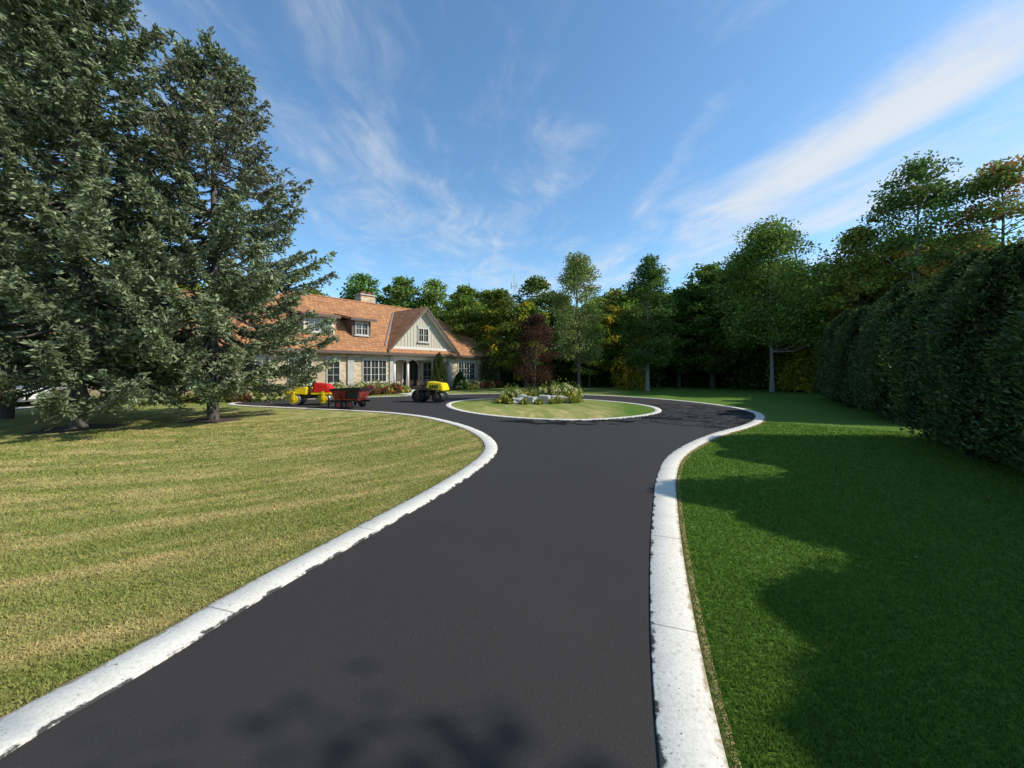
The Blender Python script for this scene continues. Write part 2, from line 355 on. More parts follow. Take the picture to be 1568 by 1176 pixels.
def broadleaf(name,H,cb,Rr,seed,cols=GREENS,lmat=None,bmat=None,ncl=100,lpc=85,ls=.29,tr=.16,limbs=True,top=.0,patch=None,dens=1.):
    rg=np.random.default_rng(seed); A=Acc()
    zz=np.linspace(0,H*.9,9); wob=np.cumsum(rg.normal(0,.06,(9,2)),0)*np.linspace(0,1,9)[:,None]
    tp=np.column_stack([wob,zz]); trd=tr*(1-zz/H*.93); trd[0]*=1.35
    v,f=tube(tp,trd,9); A.add(v,f,0,(1,1,1))
    lob=rg.uniform(0,6.28,3)
    for i in range(ncl):
        t=rg.uniform(0,1)**.9; prof=math.sin(math.pi*min(1,max(.04,(t*.9+.1)**(.8+top))))**.6
        a=rg.uniform(0,6.283); lobe=1+.18*math.sin(2*a+lob[0])+.14*math.sin(3*a+lob[1]+4*t)
        rr=Rr*prof*lobe*(rg.uniform(0.08,1)**.5)*.88
        c=np.array([math.cos(a)*rr,math.sin(a)*rr,cb+(H-cb)*t*.97])
        zc=np.interp(c[2],zz,np.arange(9)); c[:2]+=tp[int(zc),:2]
        rc=Rr*rg.uniform(.17,.34)
        m=int(lpc*dens*rg.uniform(.7,1.3)*(rc/(Rr*.25))**2)
        d=unit(rg.normal(size=(m,3))); rad=rc*rg.uniform(.35,1.05,(m,1))
        P=c+d*rad*np.array([1.15,1.15,.62])+rg.normal(0,.05,(m,3))
        cc=pal(m,cols,rg,.22)*(1+rg.normal(0,.16))
        if patch is not None and rg.uniform()<patch[0]: cc=pal(m,patch[1],rg,.2)
        A.leaf(leaves(P,rg.uniform(.6,1.25,m)*ls,.62,.7,rg=rg),cc)
        if limbs and i%3==0:
            z0=max(cb*.8,c[2]-rr*rg.uniform(.5,.95)-.2); z0=min(z0,H*.85)
            k=int(np.interp(z0,zz,np.arange(9))); p0=np.array([tp[k,0],tp[k,1],z0])
            mid=(p0+c)/2+np.array([0,0,-.15*rr])+rg.normal(0,.08,3)
            r0=tr*.42*(1-z0/H*.7); v,f=tube([p0,(p0+mid)/2,mid,(mid+c)/2,c],[r0,r0*.8,r0*.6,r0*.4,r0*.15],5); A.add(v,f,0,(1,1,1))
    return A.mesh(name,[bmat or m_bark,lmat or m_leaf])
def spruce(name,H,Rr,zb,seed,thin=None,dens=1.,col=((.045,.066,.042),(.15,.178,.108)),ex=.62,tr=.17):
    rg=np.random.default_rng(seed); A=Acc()
    zt=np.linspace(0,H,10); v,f=tube(np.column_stack([rg.normal(0,.03,10),rg.normal(0,.03,10),zt]),np.maximum(.02,tr*(1-zt/H)**.85),10); A.add(v,f,0,(1,1,1))
    z=zb; C=[];D=[];S=[];T=[]
    while z<H-.2:
        t=(z-zb)/(H-zb); nb=rg.integers(6,9)
        a0=rg.uniform(0,6.28); wl=rg.uniform(.84,1.08)
        for b in range(nb):
            a=a0+b*6.283/nb+rg.normal(0,.25)
            L=Rr*(1-t+.015)**ex*rg.uniform(.64,1.1)*wl
            if t<.12: L*=.85+.15*t/.12
            zs=z+rg.normal(0,.1); asc=-.2+.74*t**1.5+rg.normal(0,.05)
            s=np.linspace(0,1,9); out=np.array([math.cos(a),math.sin(a),0]); side=np.array([-math.sin(a),math.cos(a),0])
            curve=rg.normal(0,.08); bc=1+rg.normal(0,.16)
            def path(s): s=np.asarray(s)[:,None]; return out*L*s+side*L*curve*s**2+np.array([0,0,1])*(zs+L*(asc*s-.16*np.sin(s*3.14)+.16*s**2.2))
            v,f=tube(path(s),np.linspace(.010+.012*L,.005,9),4); A.add(v,f,0,(.8,.8,.8))
            thinf=1.
            if thin and thin[0]<z<thin[1]: thinf=thin[2]
            nl=max(6,int(L*22*dens*thinf)); sb=rg.uniform(.2,1,nl)**.75
            if thinf<1: sb=rg.uniform(.4,1,nl)
            P0=path(sb); sg=rg.choice([-1,1],nl)
            bl=(.14+.26*L*(1-sb)**.8*.55+.14)*rg.uniform(.6,1.2,nl); bl=np.minimum(bl,.7)
            dr=unit(out*rg.uniform(.35,1,(nl,1))+side*(sg*rg.uniform(.2,1.,nl))[:,None]+np.array([0,0,1])*rg.normal(-.02,.30,(nl,1)))
            for q in range(7):
                fr=(q+rg.uniform(0,1,nl))/7
                pc=P0+dr*(bl*fr)[:,None]+np.array([0,0,-1])*(.12*bl*fr**2)[:,None]+rg.normal(0,.03,(nl,3))
                dd=dr+rg.normal(0,.5,(nl,3))+np.array([0,0,.15])
                C.append(pc);D.append(dd);S.append(rg.uniform(.10,.19,nl))
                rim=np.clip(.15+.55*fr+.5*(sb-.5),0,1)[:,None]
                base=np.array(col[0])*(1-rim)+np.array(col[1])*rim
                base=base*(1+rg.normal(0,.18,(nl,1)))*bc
                if thinf<1:
                    br=rg.uniform(0,1,(nl,1))<.4; base=np.where(br,np.array([[.13,.115,.10]])*rg.uniform(.6,1.2,(nl,1)),base)
                T.append(base)
        z+=rg.uniform(.25,.40)*(1.0 if t<.7 else .72)
    C=np.concatenate(C);D=np.concatenate(D);S=np.concatenate(S);T=np.clip(np.concatenate(T),.01,.5)
    A.leaf(leaves(C,S,.33,0,D,rg),T); A.leaf(leaves(C+rg.normal(0,.015,C.shape),S*.9,.33,0,D+rg.normal(0,.3,D.shape),rg),T*.92)
    return A.mesh(name,[m_bark,m_needle])
def cedar(name,H,Rr,seed,n=26000):
    rg=np.random.default_rng(seed); A=Acc()
    v,f=tube([(0,0,0),(0,0,H*.8)],[.08,.02],6); A.add(v,f,0,(1,1,1))
    ph=rg.uniform(0,6.28,6)
    def shp(t,a): return Rr*(np.clip(t*5+.45,0,1))*(1-t**3)**.7*(1+.13*np.sin(3*a+ph[0]+5*t)+.12*np.sin(5*a+ph[1]-9*t)+.10*np.sin(9*a+14*t+ph[2])+.06*np.sin(17*a-31*t+ph[3]))
    t=rg.uniform(0,1,n)**.9; a=rg.uniform(0,6.283,n); rr=shp(t,a)*rg.uniform(.75,1.06,n)
    P=np.column_stack([np.cos(a)*rr,np.sin(a)*rr,t*H+.05]); P+=rg.normal(0,.03,P.shape)
    D=np.column_stack([np.cos(a)*.6,np.sin(a)*.6,rg.uniform(.0,1.1,n)])+rg.normal(0,.4,(n,3))
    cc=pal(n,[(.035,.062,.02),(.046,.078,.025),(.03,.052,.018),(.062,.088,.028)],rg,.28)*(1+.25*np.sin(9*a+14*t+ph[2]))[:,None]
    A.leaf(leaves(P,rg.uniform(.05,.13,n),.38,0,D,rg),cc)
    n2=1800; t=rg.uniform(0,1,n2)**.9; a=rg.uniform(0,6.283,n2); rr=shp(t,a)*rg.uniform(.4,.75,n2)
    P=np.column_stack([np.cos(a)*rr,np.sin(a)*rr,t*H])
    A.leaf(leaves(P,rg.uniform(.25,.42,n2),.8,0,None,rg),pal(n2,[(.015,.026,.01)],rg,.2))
    return A.mesh(name,[m_bark,m_cedar])
def shrub(name,Rr,H,seed,cols,n=2600,ls=.09,flowers=0,fcol=None,lmat=None):
    rg=np.random.default_rng(seed); A=Acc(); v,f=tube([(0,0,0),(0,0,H*.6)],[.03,.01],5); A.add(v,f,0,(1,1,1))
    ph=rg.uniform(0,6.28,4); d=unit(rg.normal(size=(n,3))); d[:,2]=np.abs(d[:,2]); a=np.arctan2(d[:,1],d[:,0])
    k=(1+.2*np.sin(3*a+ph[0])+.15*np.sin(5*a+ph[1]+d[:,2]*4))*rg.uniform(.6,1.05,n)
    P=d*np.array([Rr,Rr,H])*k[:,None]; P[:,2]=P[:,2]*.95+.03
    A.leaf(leaves(P,rg.uniform(.6,1.3,n)*ls,.6,.5,rg=rg),pal(n,cols,rg,.25))
    if flowers:
        for i in range(flowers):
            dd=unit(rg.normal(size=(1,3)))[0]; dd[2]=abs(dd[2])*.8+.15; c=dd*np.array([Rr,Rr,H])*1.02
            m=60; q=c+unit(rg.normal(size=(m,3)))*.075; A.leaf(leaves(q,.06,.9,0,rg=rg),pal(m,fcol or [(.32,.32,.24),(.29,.31,.17)],rg,.12))
    return A.mesh(name,[m_bark,lmat or m_leaf1])

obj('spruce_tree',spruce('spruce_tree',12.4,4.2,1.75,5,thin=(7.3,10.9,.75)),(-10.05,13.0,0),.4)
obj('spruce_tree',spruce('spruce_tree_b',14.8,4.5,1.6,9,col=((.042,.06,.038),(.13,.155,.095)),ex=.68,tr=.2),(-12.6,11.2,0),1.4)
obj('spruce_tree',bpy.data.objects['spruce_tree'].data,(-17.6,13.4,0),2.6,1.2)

BL=[broadleaf('forest_tree_a',11.5,2.0,2.9,21),broadleaf('forest_tree_b',10.5,1.5,2.7,22,cols=[(.045,.08,.02),(.04,.07,.018),(.06,.09,.025)],top=.15),
    broadleaf('forest_tree_c',12,2.4,2.7,23,cols=[(.065,.105,.025),(.09,.13,.03),(.05,.085,.02)],top=-.1),
    broadleaf('forest_tree_d',9,1.0,2.4,24,cols=YEL,patch=(.45,GREENS)),
    broadleaf('forest_tree_e',11,1.4,2.5,25,cols=[(.04,.066,.022),(.035,.06,.02),(.05,.075,.025)],top=.3)]
FS=shrub('understory_bush',1.6,2.6,31,[(.03,.05,.015),(.04,.06,.018),(.025,.04,.012)],n=1800,ls=.28,lmat=m_leaf)
FY=shrub('understory_bush_yellow',1.5,3.2,32,YEL,n=2000,ls=.2,lmat=m_leaf)
forest=empty('distant_forest',(0,0,0))
def put(me,x,y,s=1.,sz=None,rot=None,par=forest,nm=None):
    return obj(nm or me.name,me,(x,y,0),rot if rot is not None else random.uniform(0,6.28),(s,s,sz or s),par)
def row(d0,d1,a0,a1,step,h0,h1,w=(3,3,2,1,2)):
    ang=a0
    while ang<a1:
        d=random.uniform(d0,d1); k=random.choices(range(5),w)[0]
        hh=random.uniform(h0,h1); base=[11.5,10.5,12,9,11][k]
        if k==3: hh*=.9
        put(BL[k],ang*d,d,hh/base*random.uniform(.95,1.25),hh/base)
        ang+=step/d*random.uniform(.7,1.3)
row(36,39,-.12,.45,3.0,8.0,10.0,(3,2,3,1.5,1))
row(36,39,.45,.66,2.8,9.8,12)
row(43,47,-.45,.95,3.2,9.5,12.6,(3,2,3,2,1))
row(52,57,-.9,1.1,4.0,10.5,13.5)
row(32,36,.52,.88,2.8,10.5,13.0)
row(27,31,.9,1.25,2.8,9.5,13,(3,2,2,2,2))
row(22,26,1.22,1.6,2.8,9.0,11.5)
row(36,42,1.0,1.5,3.4,13,15)
row(32,38,-1.5,-.62,3.0,9.5,12,(3,2,3,3,1))
row(24,28,-1.6,-1.0,3.2,8,10,(3,2,3,3,1))
put(BL[3],.273*38,38,1.2,1.12); put(BL[3],-.1*40,40,1.15,1.02)
for i in range(80):
    a=random.uniform(-.25,1.15); d=random.uniform(38,42) if a<.62 else random.uniform(34,38)
    put(FS,a*d,d,random.uniform(.9,1.4))
for i in range(26):
    a=random.uniform(1.0,1.5); d=random.uniform(22,27); put(FS,a*d,d,random.uniform(.8,1.4))
for i in range(26):
    a=random.uniform(-1.7,-1.0); d=random.uniform(21,27); put(FS,a*d,d,random.uniform(.7,1.1))
for (px,d,s) in [(.76,30.0,1.0),(.80,30,1.3),(.74,31,1.0),(.83,29,1.0),(.31,34,1.0),(.78,30,1.6)]: put(FY,px*d,d,s)
for i in range(10):
    put(BL[random.randrange(5)],random.uniform(-40,40),random.uniform(-55,-38))

obj('locust_tree',broadleaf('locust_tree',11.0,2.6,2.65,41,cols=[(.10,.13,.05),(.085,.12,.04),(.12,.145,.06)],lmat=m_leaf1,ncl=110,lpc=110,ls=.18,tr=.15),(5.4,31,0))
obj('maple_tree',broadleaf('maple_tree',10.9,2.0,2.4,42,cols=[(.045,.08,.022),(.055,.095,.025),(.035,.065,.02)],lmat=m_leaf1,ncl=120,lpc=140,ls=.19,tr=.15,bmat=m_barkp,top=-.1),(10.9,31,0))
obj('ash_tree',broadleaf('ash_tree',12.8,3.8,4.3,43,cols=[(.07,.11,.028),(.085,.125,.032),(.055,.095,.025)],lmat=m_leaf1,ncl=190,lpc=140,ls=.22,tr=.15,bmat=m_barkp,top=-.15),(19.9,29.5,0))
obj('maple_tree',broadleaf('maple_tree_b',15.2,4.0,3.3,44,cols=[(.055,.09,.03),(.07,.11,.035),(.045,.08,.025)],lmat=m_leaf1,ncl=100,lpc=130,ls=.22,tr=.18,bmat=m_barkp,patch=(.1,[(.17,.11,.035)])),(25.8,24.6,0))
obj('maple_tree',broadleaf('maple_tree_c',13.8,3.0,3.7,45,cols=[(.065,.10,.03),(.08,.11,.035)],lmat=m_leaf1,ncl=110,lpc=120,ls=.22,tr=.18,patch=(.2,[(.15,.075,.035),(.16,.09,.035),(.14,.065,.035)])),(28.9,22.6,0))
obj('maple_tree',broadleaf('maple_tree_d',11.4,2.4,2.9,46,cols=[(.10,.12,.03),(.12,.13,.03),(.07,.1,.03)],lmat=m_leaf1,ncl=110,lpc=120,ls=.22,tr=.16,patch=(.2,[(.16,.10,.03),(.15,.13,.03)])),(23.6,26.2,0))
obj('maple_tree',broadleaf('maple_tree_e',9.6,4.6,2.15,47,cols=GREENS,lmat=m_leaf1,ncl=34,lpc=50,ls=.15,tr=.14),(9.8,-.35,0))
obj('red_maple_tree',broadleaf('red_maple_tree',4.75,1.0,1.5,48,cols=[(.032,.014,.014),(.042,.018,.018),(.025,.014,.014),(.035,.027,.016)],lmat=m_leaf1,ncl=90,lpc=100,ls=.1,tr=.06,top=.1),(1.25,21.3,.02))

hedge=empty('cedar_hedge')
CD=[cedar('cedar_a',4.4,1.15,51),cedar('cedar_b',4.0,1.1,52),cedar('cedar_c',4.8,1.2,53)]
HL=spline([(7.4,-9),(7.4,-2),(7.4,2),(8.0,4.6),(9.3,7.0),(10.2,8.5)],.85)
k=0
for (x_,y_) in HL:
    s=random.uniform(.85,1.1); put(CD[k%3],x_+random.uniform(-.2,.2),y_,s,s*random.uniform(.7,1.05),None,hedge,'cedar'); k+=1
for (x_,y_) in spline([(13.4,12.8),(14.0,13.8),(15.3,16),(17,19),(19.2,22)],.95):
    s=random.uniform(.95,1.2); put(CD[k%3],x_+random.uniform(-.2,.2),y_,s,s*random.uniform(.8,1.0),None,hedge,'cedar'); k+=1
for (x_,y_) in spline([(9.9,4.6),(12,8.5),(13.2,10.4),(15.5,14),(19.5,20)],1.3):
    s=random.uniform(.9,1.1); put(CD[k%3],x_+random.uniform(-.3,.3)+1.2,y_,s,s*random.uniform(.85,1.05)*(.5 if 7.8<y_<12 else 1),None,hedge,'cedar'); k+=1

# ------------------------------------------------------------------ generic solids
def boxes(name,L,mat,parent=None,bev=0.0):
    bm=bmesh.new()
    for (x0,x1,y0,y1,z0,z1) in L:
        mt=Matrix.Translation(((x0+x1)/2,(y0+y1)/2,(z0+z1)/2))@Matrix.Diagonal((x1-x0,y1-y0,z1-z0,1))
        bmesh.ops.create_cube(bm,size=1,matrix=mt)
    if bev: bmesh.ops.bevel(bm,geom=bm.edges[:],offset=bev,segments=2,affect='EDGES')
    me=bpy.data.meshes.new(name); bm.to_mesh(me); bm.free(); me.materials.append(mat)
    o=obj(name,me,parent=parent); return o
def poly(name,V,F,mat,parent=None,bev=0):
    me=bpy.data.meshes.new(name); bm=bmesh.new(); vv=[bm.verts.new(v) for v in V]
    for f in F: bm.faces.new([vv[i] for i in f])
    bmesh.ops.recalc_face_normals(bm,faces=bm.faces[:])
    if bev: bmesh.ops.bevel(bm,geom=bm.edges[:],offset=bev,segments=2,affect='EDGES')
    bm.to_mesh(me); bm.free(); me.materials.append(mat); return obj(name,me,parent=parent)
def cyl(name,p0,p1,r0,mat,parent=None,r1=None,seg=24,bev=0):
    p0=Vector(p0);p1=Vector(p1);d=p1-p0; bm=bmesh.new()
    mt=Matrix.Translation((p0+p1)/2)@d.to_track_quat('Z','Y').to_matrix().to_4x4()
    bmesh.ops.create_cone(bm,cap_ends=True,segments=seg,radius1=r0,radius2=r0 if r1 is None else r1,depth=d.length,matrix=mt)
    if bev:
        es=[e for e in bm.edges if len(e.link_faces)==2 and e.calc_face_angle(0)>1]
        bmesh.ops.bevel(bm,geom=es,offset=bev,segments=2,affect='EDGES')
    for f in bm.faces: f.smooth=len(f.verts)==4
    me=bpy.data.meshes.new(name); bm.to_mesh(me); bm.free(); me.materials.append(mat); return obj(name,me,parent=parent)
def pipe(name,P,r,mat,parent=None,k=8):
    v,f=tube(P,[r]*len(P),k); return obj(name,nmesh(name,v,f,[mat],smooth=True),parent=parent)
def torus(name,c,axis,Rm,rm,mat,parent):
    an=np.linspace(0,2*math.pi,25); ax=Vector(axis).normalized(); q=ax.to_track_quat('Z','Y').to_matrix()
    P=[tuple(Vector(c)+q@Vector((math.cos(t)*Rm,math.sin(t)*Rm,0))) for t in an]
    return pipe(name,P,rm,mat,parent)

# ------------------------------------------------------------------ house
H=empty('stone_house',(-11.0,26.25,0),math.atan2(.775,.632))
boxes('walls',[(-7,3.3,0,9,0,2.98),(8.7,13.2,0,9,0,2.98),(3.302,8.698,1.6,8.9,0,2.98)],m_stone,H)
boxes('plinth',[(-7.04,3.34,-.05,0.1,0,.45),(8.66,13.25,-.05,.1,0,.45),(13.19,13.25,.1,9,0,.45)],m_rock,H,.01)
def hip(name,u0,u1,v0,v1,z0,sl,par,th=.18):
    w=(v1-v0)/2; zt=z0+w*sl; a=[(u0,v0,z0),(u1,v0,z0),(u1,v1,z0),(u0,v1,z0),(u0+w,v0+w,zt),(u1-w,v0+w,zt)]
    poly(name,a,[(0,1,5,4),(1,2,5),(2,3,4,5),(3,0,4)],m_roof,par)
    boxes(name+'_fascia',[(u0,u1,v0+.002,v0+.06,z0-th,z0-.01),(u0,u1,v1-.06,v1-.002,z0-th,z0-.01),(u0+.002,u0+.06,v0+.07,v1-.07,z0-th,z0-.01),(u1-.06,u1-.002,v0+.07,v1-.07,z0-th,z0-.01)],m_fascia,par)
    boxes(name+'_soffit',[(u0+.07,u1-.07,v0+.07,v1-.07,z0-th+.02,z0-th+.06)],m_trim,par)
    for (s,e) in [(0,4),(1,5),(4,5)]:
        p=np.array([a[s],a[e]],float); p[:,2]+=.02; pipe(name+'_ridge',np.linspace(p[0],p[1],4),.06,m_roof,par,6)
hip('roof',-7.6,14.9,-.6,9.6,2.95,.84,H)
def zr(v): return 2.95+(v+.6)*.84
gz0,gz1,gc,gh=3.42,6.5,6.0,3.0
gv=-.12
poly('gable_wall',[(gc-gh,gv,gz0),(gc+gh,gv,gz0),(gc,gv,gz1),(gc-gh,gv+1,gz0),(gc+gh,gv+1,gz0),(gc,gv+1,gz1)],[(0,1,2),(3,4,5),(0,1,4,3)],m_batten,H)
bt=[]
for i in range(-9,10):
    u=gc+i*.29; ht=gz1-abs(u-gc)*(gz1-gz0)/gh-.12
    if ht>gz0+.1: bt.append((u-.022,u+.022,gv-.03,gv-.003,gz0,ht))
boxes('gable_battens',bt,m_trim,H)
boxes('gable_sill',[(gc-gh-.1,gc+gh+.1,gv-.1,gv-.034,gz0-.16,gz0+.04)],m_white,H)
def slab(name,p,th,mat):
    V=[tuple(q) for q in p]+[(q[0],q[1],q[2]-th) for q in p]
    poly(name,V,[(0,1,2,3),(7,6,5,4),(0,4,5,1),(1,5,6,2),(2,6,7,3),(3,7,4,0)],mat,H)
sl=(gz1-gz0)/gh; e=.45; zr_=gz1+.2
for s in (-1,1):
    slab('gable_roof',[(gc,-.6,zr_),(gc+s*(gh+e),-.6,zr_-sl*(gh+e)),(gc+s*(gh+e),4.5,zr_-sl*(gh+e)),(gc,4.5,zr_)],.12,m_roof)
    slab('bargeboard',[(gc,-.66,zr_-.02),(gc+s*(gh+e+.03),-.66,zr_-sl*(gh+e+.03)-.02),(gc+s*(gh+e+.03),-.605,zr_-sl*(gh+e+.03)-.02),(gc,-.605,zr_-.02)],.2,m_fascia)
    slab('barge_trim',[(gc,-.59,zr_-.23),(gc+s*(gh+e-.1),-.59,zr_-sl*(gh+e-.1)-.23),(gc+s*(gh+e-.1),-.15,zr_-sl*(gh+e-.1)-.23),(gc,-.15,zr_-.23)],.05,m_white)
pipe('valley_flashing',[(gc-gh-.35,.0,zr(0)+.03),(gc-.2,3.7,zr(3.7)+.05)],.06,m_flash,H,6)
fr=[];gl=[];sill=[]
def win(u0,u1,z0,z1,v,nx=2,nz=2):
    t=.05; a=v-.07; b=v-.002
    fr.extend([(u0-t,u0,a,b,z0-t,z1+t),(u1,u1+t,a,b,z0-t,z1+t),(u0,u1,a,b,z1,z1+t),(u0,u1,a,b,z0-t,z0)])
    for i in range(1,nx): uu=u0+(u1-u0)*i/nx; fr.append((uu-.03,uu+.03,a+.01,b-.035,z0,z1))
    ss=(u1-u0)/nx
    for i in range(nx):
        for j in range(1,nz):
            zz=z0+(z1-z0)*j/nz; fr.append((u0+ss*i+.036,u0+ss*(i+1)-.036,a+.02,b-.04,zz-.010,zz+.010))
        uu=u0+ss*(i+.5); fr.append((uu-.010,uu+.010,a+.024,b-.042,z0,z1))
    gl.append((u0,u1,b-.03,b-.005,z0,z1)); sill.append((u0-.15,u1+.15,v-.12,v-.003,z0-t-.09,z0-t-.003))
    sill.append((u0-.12,u1+.12,v-.05,v-.003,z1+t+.003,z1+t+.2))
win(.9,2.7,.85,2.35,0,3,3); win(-1.6,-.8,.85,2.35,0,1,3); win(-3.9,-2.6,.85,2.35,0,2,3); win(-6.3,-5,.85,2.35,0,2,3)
win(9.9,11.9,.8,2.3,0,3,3)
win(5.55,6.45,3.95,4.95,gv-.03,2,2)
win(3.8,4.7,.5,2.3,1.6,1,3); win(7.3,8.2,.5,2.3,1.6,1,3)
for (uc,hw) in [(1.2,.72),(-1.75,1.0)]:
    vf=.7
    boxes('dormer_wall',[(uc-hw,uc+hw,vf,vf+2.6,zr(vf)-.1,5.25)],m_fascia if hw<.8 else m_trim,H)
    win(uc-hw+.28,uc+hw-.28,4.22,5.05,vf,2,2)
    za,zb_=5.42,6.05
    V=[(uc-hw-.25,vf-.35,za-.08),(uc+hw+.25,vf-.35,za-.08),(uc+hw+.25,vf+3.2,zb_),(uc-hw-.25,vf+3.2,zb_)]
    slab('dormer_roof',V,.16,m_roof)
    boxes('dormer_fascia',[(uc-hw-.26,uc+hw+.26,vf-.39,vf-.355,za-.27,za-.09)],m_fascia,H)
boxes('pilasters',[(-.25,.2,-.12,-.003,0,2.72),(3.0,3.3,-.1,-.003,0,2.72),(8.72,9.05,-.1,-.003,0,2.72)],m_rock,H)
boxes('porch_beam',[(3.305,8.695,.05,.32,2.45,2.76)],m_white,H)
boxes('porch_floor',[(3.31,8.69,-.3,1.595,0,.16)],m_grav,H)
for u in (3.55,4.75,7.25,8.4):
    cyl('porch_column',(u,.18,.28),(u,.18,2.36),.13,m_white,H,.11,20)
    boxes('column_cap',[(u-.17,u+.17,.03,.36,2.362,2.448),(u-.18,u+.18,.0,.36,.162,.278)],m_white,H)
an=np.linspace(0,math.pi,13)
dv=[(5.25,1.57,.17),(6.75,1.57,.17)]+[(6+.75*math.cos(t),1.57,2.0+.55*math.sin(t)) for t in an]
dv2=[(x_,1.5,z_) for x_,_,z_ in dv]; n_=len(dv)
poly('front_door',dv+dv2,[tuple(range(n_)),tuple(range(n_,2*n_))]+[(i,(i+1)%n_,n_+(i+1)%n_,n_+i) for i in range(n_)],m_door,H)
pipe('door_arch',[(5.2,1.5,.17),(5.2,1.5,2.0)]+[(6-.8*math.cos(t),1.5,2.0+.6*math.sin(t)) for t in an]+[(6.8,1.5,2.0),(6.8,1.5,.17)],.07,m_white,H,8)
boxes('door_panes',[(5.4,5.9,1.48,1.497,.9,2.0),(6.1,6.6,1.48,1.497,.9,2.0)],m_glass,H)
boxes('window_frames',fr,m_white,H); boxes('window_glass',gl,m_glass,H); boxes('window_sills',sill,m_rock,H)
boxes('chimney',[(3.3,4.6,4.5,5.5,5.6,7.85)],m_stone,H); boxes('chimney_cap',[(3.2,4.7,4.4,5.6,7.852,7.97)],m_rock,H,.02)
boxes('chimney_flues',[(3.5,3.8,4.8,5.1,7.972,8.2),(4.1,4.4,4.8,5.1,7.972,8.2)],m_dred,H)
W=empty('wing'); W.parent=H
hm=Matrix.Translation((-11.0,26.25,0))@Matrix.Rotation(math.atan2(.775,.632),4,'Z')
wm=Matrix.Translation((-23.5,18.7,0))@Matrix.Rotation(math.atan2(.28,.96),4,'Z')
W.matrix_local=hm.inverted()@wm
boxes('wing_walls',[(0,8.6,0,7,0,2.92)],m_stone,W)
hip('wing_roof',-.6,9.4,-.6,7.6,2.9,.86,W)
fr=[];gl=[];sill=[]
for u in (1.0,3.2,5.4,7.2): win(u,u+1.1,.85,2.25,0,2,3)
boxes('wing_frames',fr,m_white,W); boxes('wing_glass',gl,m_glass,W); boxes('wing_sills',sill,m_rock,W)

# ------------------------------------------------------------------ garden plants
hyd=[shrub('hydrangea',.5,.75,61+i,[(.06,.10,.025),(.08,.12,.03),(.10,.13,.035)],1100,.1,20) for i in range(2)]
hos=shrub('hosta',.38,.42,65,[(.12,.15,.03),(.17,.17,.035),(.08,.12,.03)],700,.12,5,[(.30,.27,.09)])
grn=shrub('boxwood',.45,.6,66,[(.04,.07,.02),(.05,.08,.025)],1500,.07)
red=shrub('spirea',.4,.6,67,[(.06,.035,.02),(.08,.06,.02),(.05,.06,.02)],1000,.08,6,[(.22,.05,.07)])
ud=np.array([.632,.775]); ou=np.array([.775,-.632]); P0=np.array([-11.0,26.25])
bed=empty('flower_bed')
for u in np.arange(-6.6,13.6,.62):
    if 3.6<u<8.3: continue
    for k_ in (0,1):
        q=P0+ud*(u+random.uniform(-.2,.2))+ou*(.75+.7*k_+random.uniform(-.15,.15))
        me=random.choice([hyd[0],hyd[1],hos,grn,red] if k_==0 else [hos,hos,hyd[0],red])
        o=obj(me.name,me,(q[0],q[1],0),random.uniform(0,6),random.uniform(.8,1.25)); o.parent=bed
wd=np.array([.96,.28]); wo=np.array([.28,-.96]); Q0=np.array([-23.5,18.7])
for u in np.arange(0,8.5,.7):
    q=Q0+wd*u+wo*.8; me=random.choice([hyd[0],hyd[1],hos,grn]); o=obj(me.name,me,(q[0],q[1],0),random.uniform(0,6),random.uniform(.8,1.3)); o.parent=bed
def cone_ever(name,x_,y_,h,r): 
    return obj(name,CD[1],(x_,y_,0),random.uniform(0,6),(r/1.1,r/1.1,h/4.0))
q=P0+ud*6.9+ou*1.0; cone_ever('columnar_cedar',q[0],q[1],3.0,.6)
q=P0+ud*12.9+ou*.9; cone_ever('columnar_cedar',q[0],q[1],2.9,.75)
q=P0+ud*9.0+ou*1.2; cone_ever('columnar_cedar',q[0],q[1],1.5,.5)
ib=empty('island_flower_bed')
for (x_,y_,me,s) in [(.2,19.6,hyd[0],.9),(.7,19.9,hos,1.2),(1.2,20.0,hos,1.1),(2.0,19.9,hyd[1],1.15),(2.6,20.3,hyd[0],1.3),(2.9,19.9,hos,1.3),(1.6,20.6,hyd[0],1.0),(.3,20.6,hos,1.3),(2.3,19.2,hos,.8),(.6,18.7,hos,.6),(1.3,18.7,hos,.6),(1.95,18.9,hos,.6),(0,21,hyd[1],1),(2.4,21.2,grn,1.2),(-.2,19.9,hyd[1],.9),(1.0,20.9,hyd[1],.9),(3.2,20.6,hyd[0],1.1),(-.4,19.2,hos,.9),(3.1,19.4,hos,.9),(-.1,18.8,hos,.6)]:
    o=obj(me.name,me,(x_,y_,.025),random.uniform(0,6),s); o.parent=ib
def boulder(x_,y_,sx,sy,sz,seed,rot):
    bm=bmesh.new(); bmesh.ops.create_cube(bm,size=1); bmesh.ops.subdivide_edges(bm,edges=bm.edges[:],cuts=5,use_grid_fill=True)
    rg=np.random.default_rng(seed); ph=rg.uniform(0,6,9)
    for v in bm.verts:
        c=v.co.copy(); nrm=c.normalized(); c=c*.72+nrm*.16
        k=1+.06*math.sin(7*c.x+ph[0])+.06*math.sin(8*c.y+ph[1]+3*c.z)+.05*math.sin(11*c.z+ph[2]+5*c.x)+rg.normal(0,.015)
        v.co=Vector((c.x*sx*k,c.y*sy*k,(c.z*k+.40)*sz))
    me=bpy.data.meshes.new('boulder'); bm.to_mesh(me); bm.free(); me.materials.append(m_rock); obj('boulder',me,(x_,y_,.0),rot)
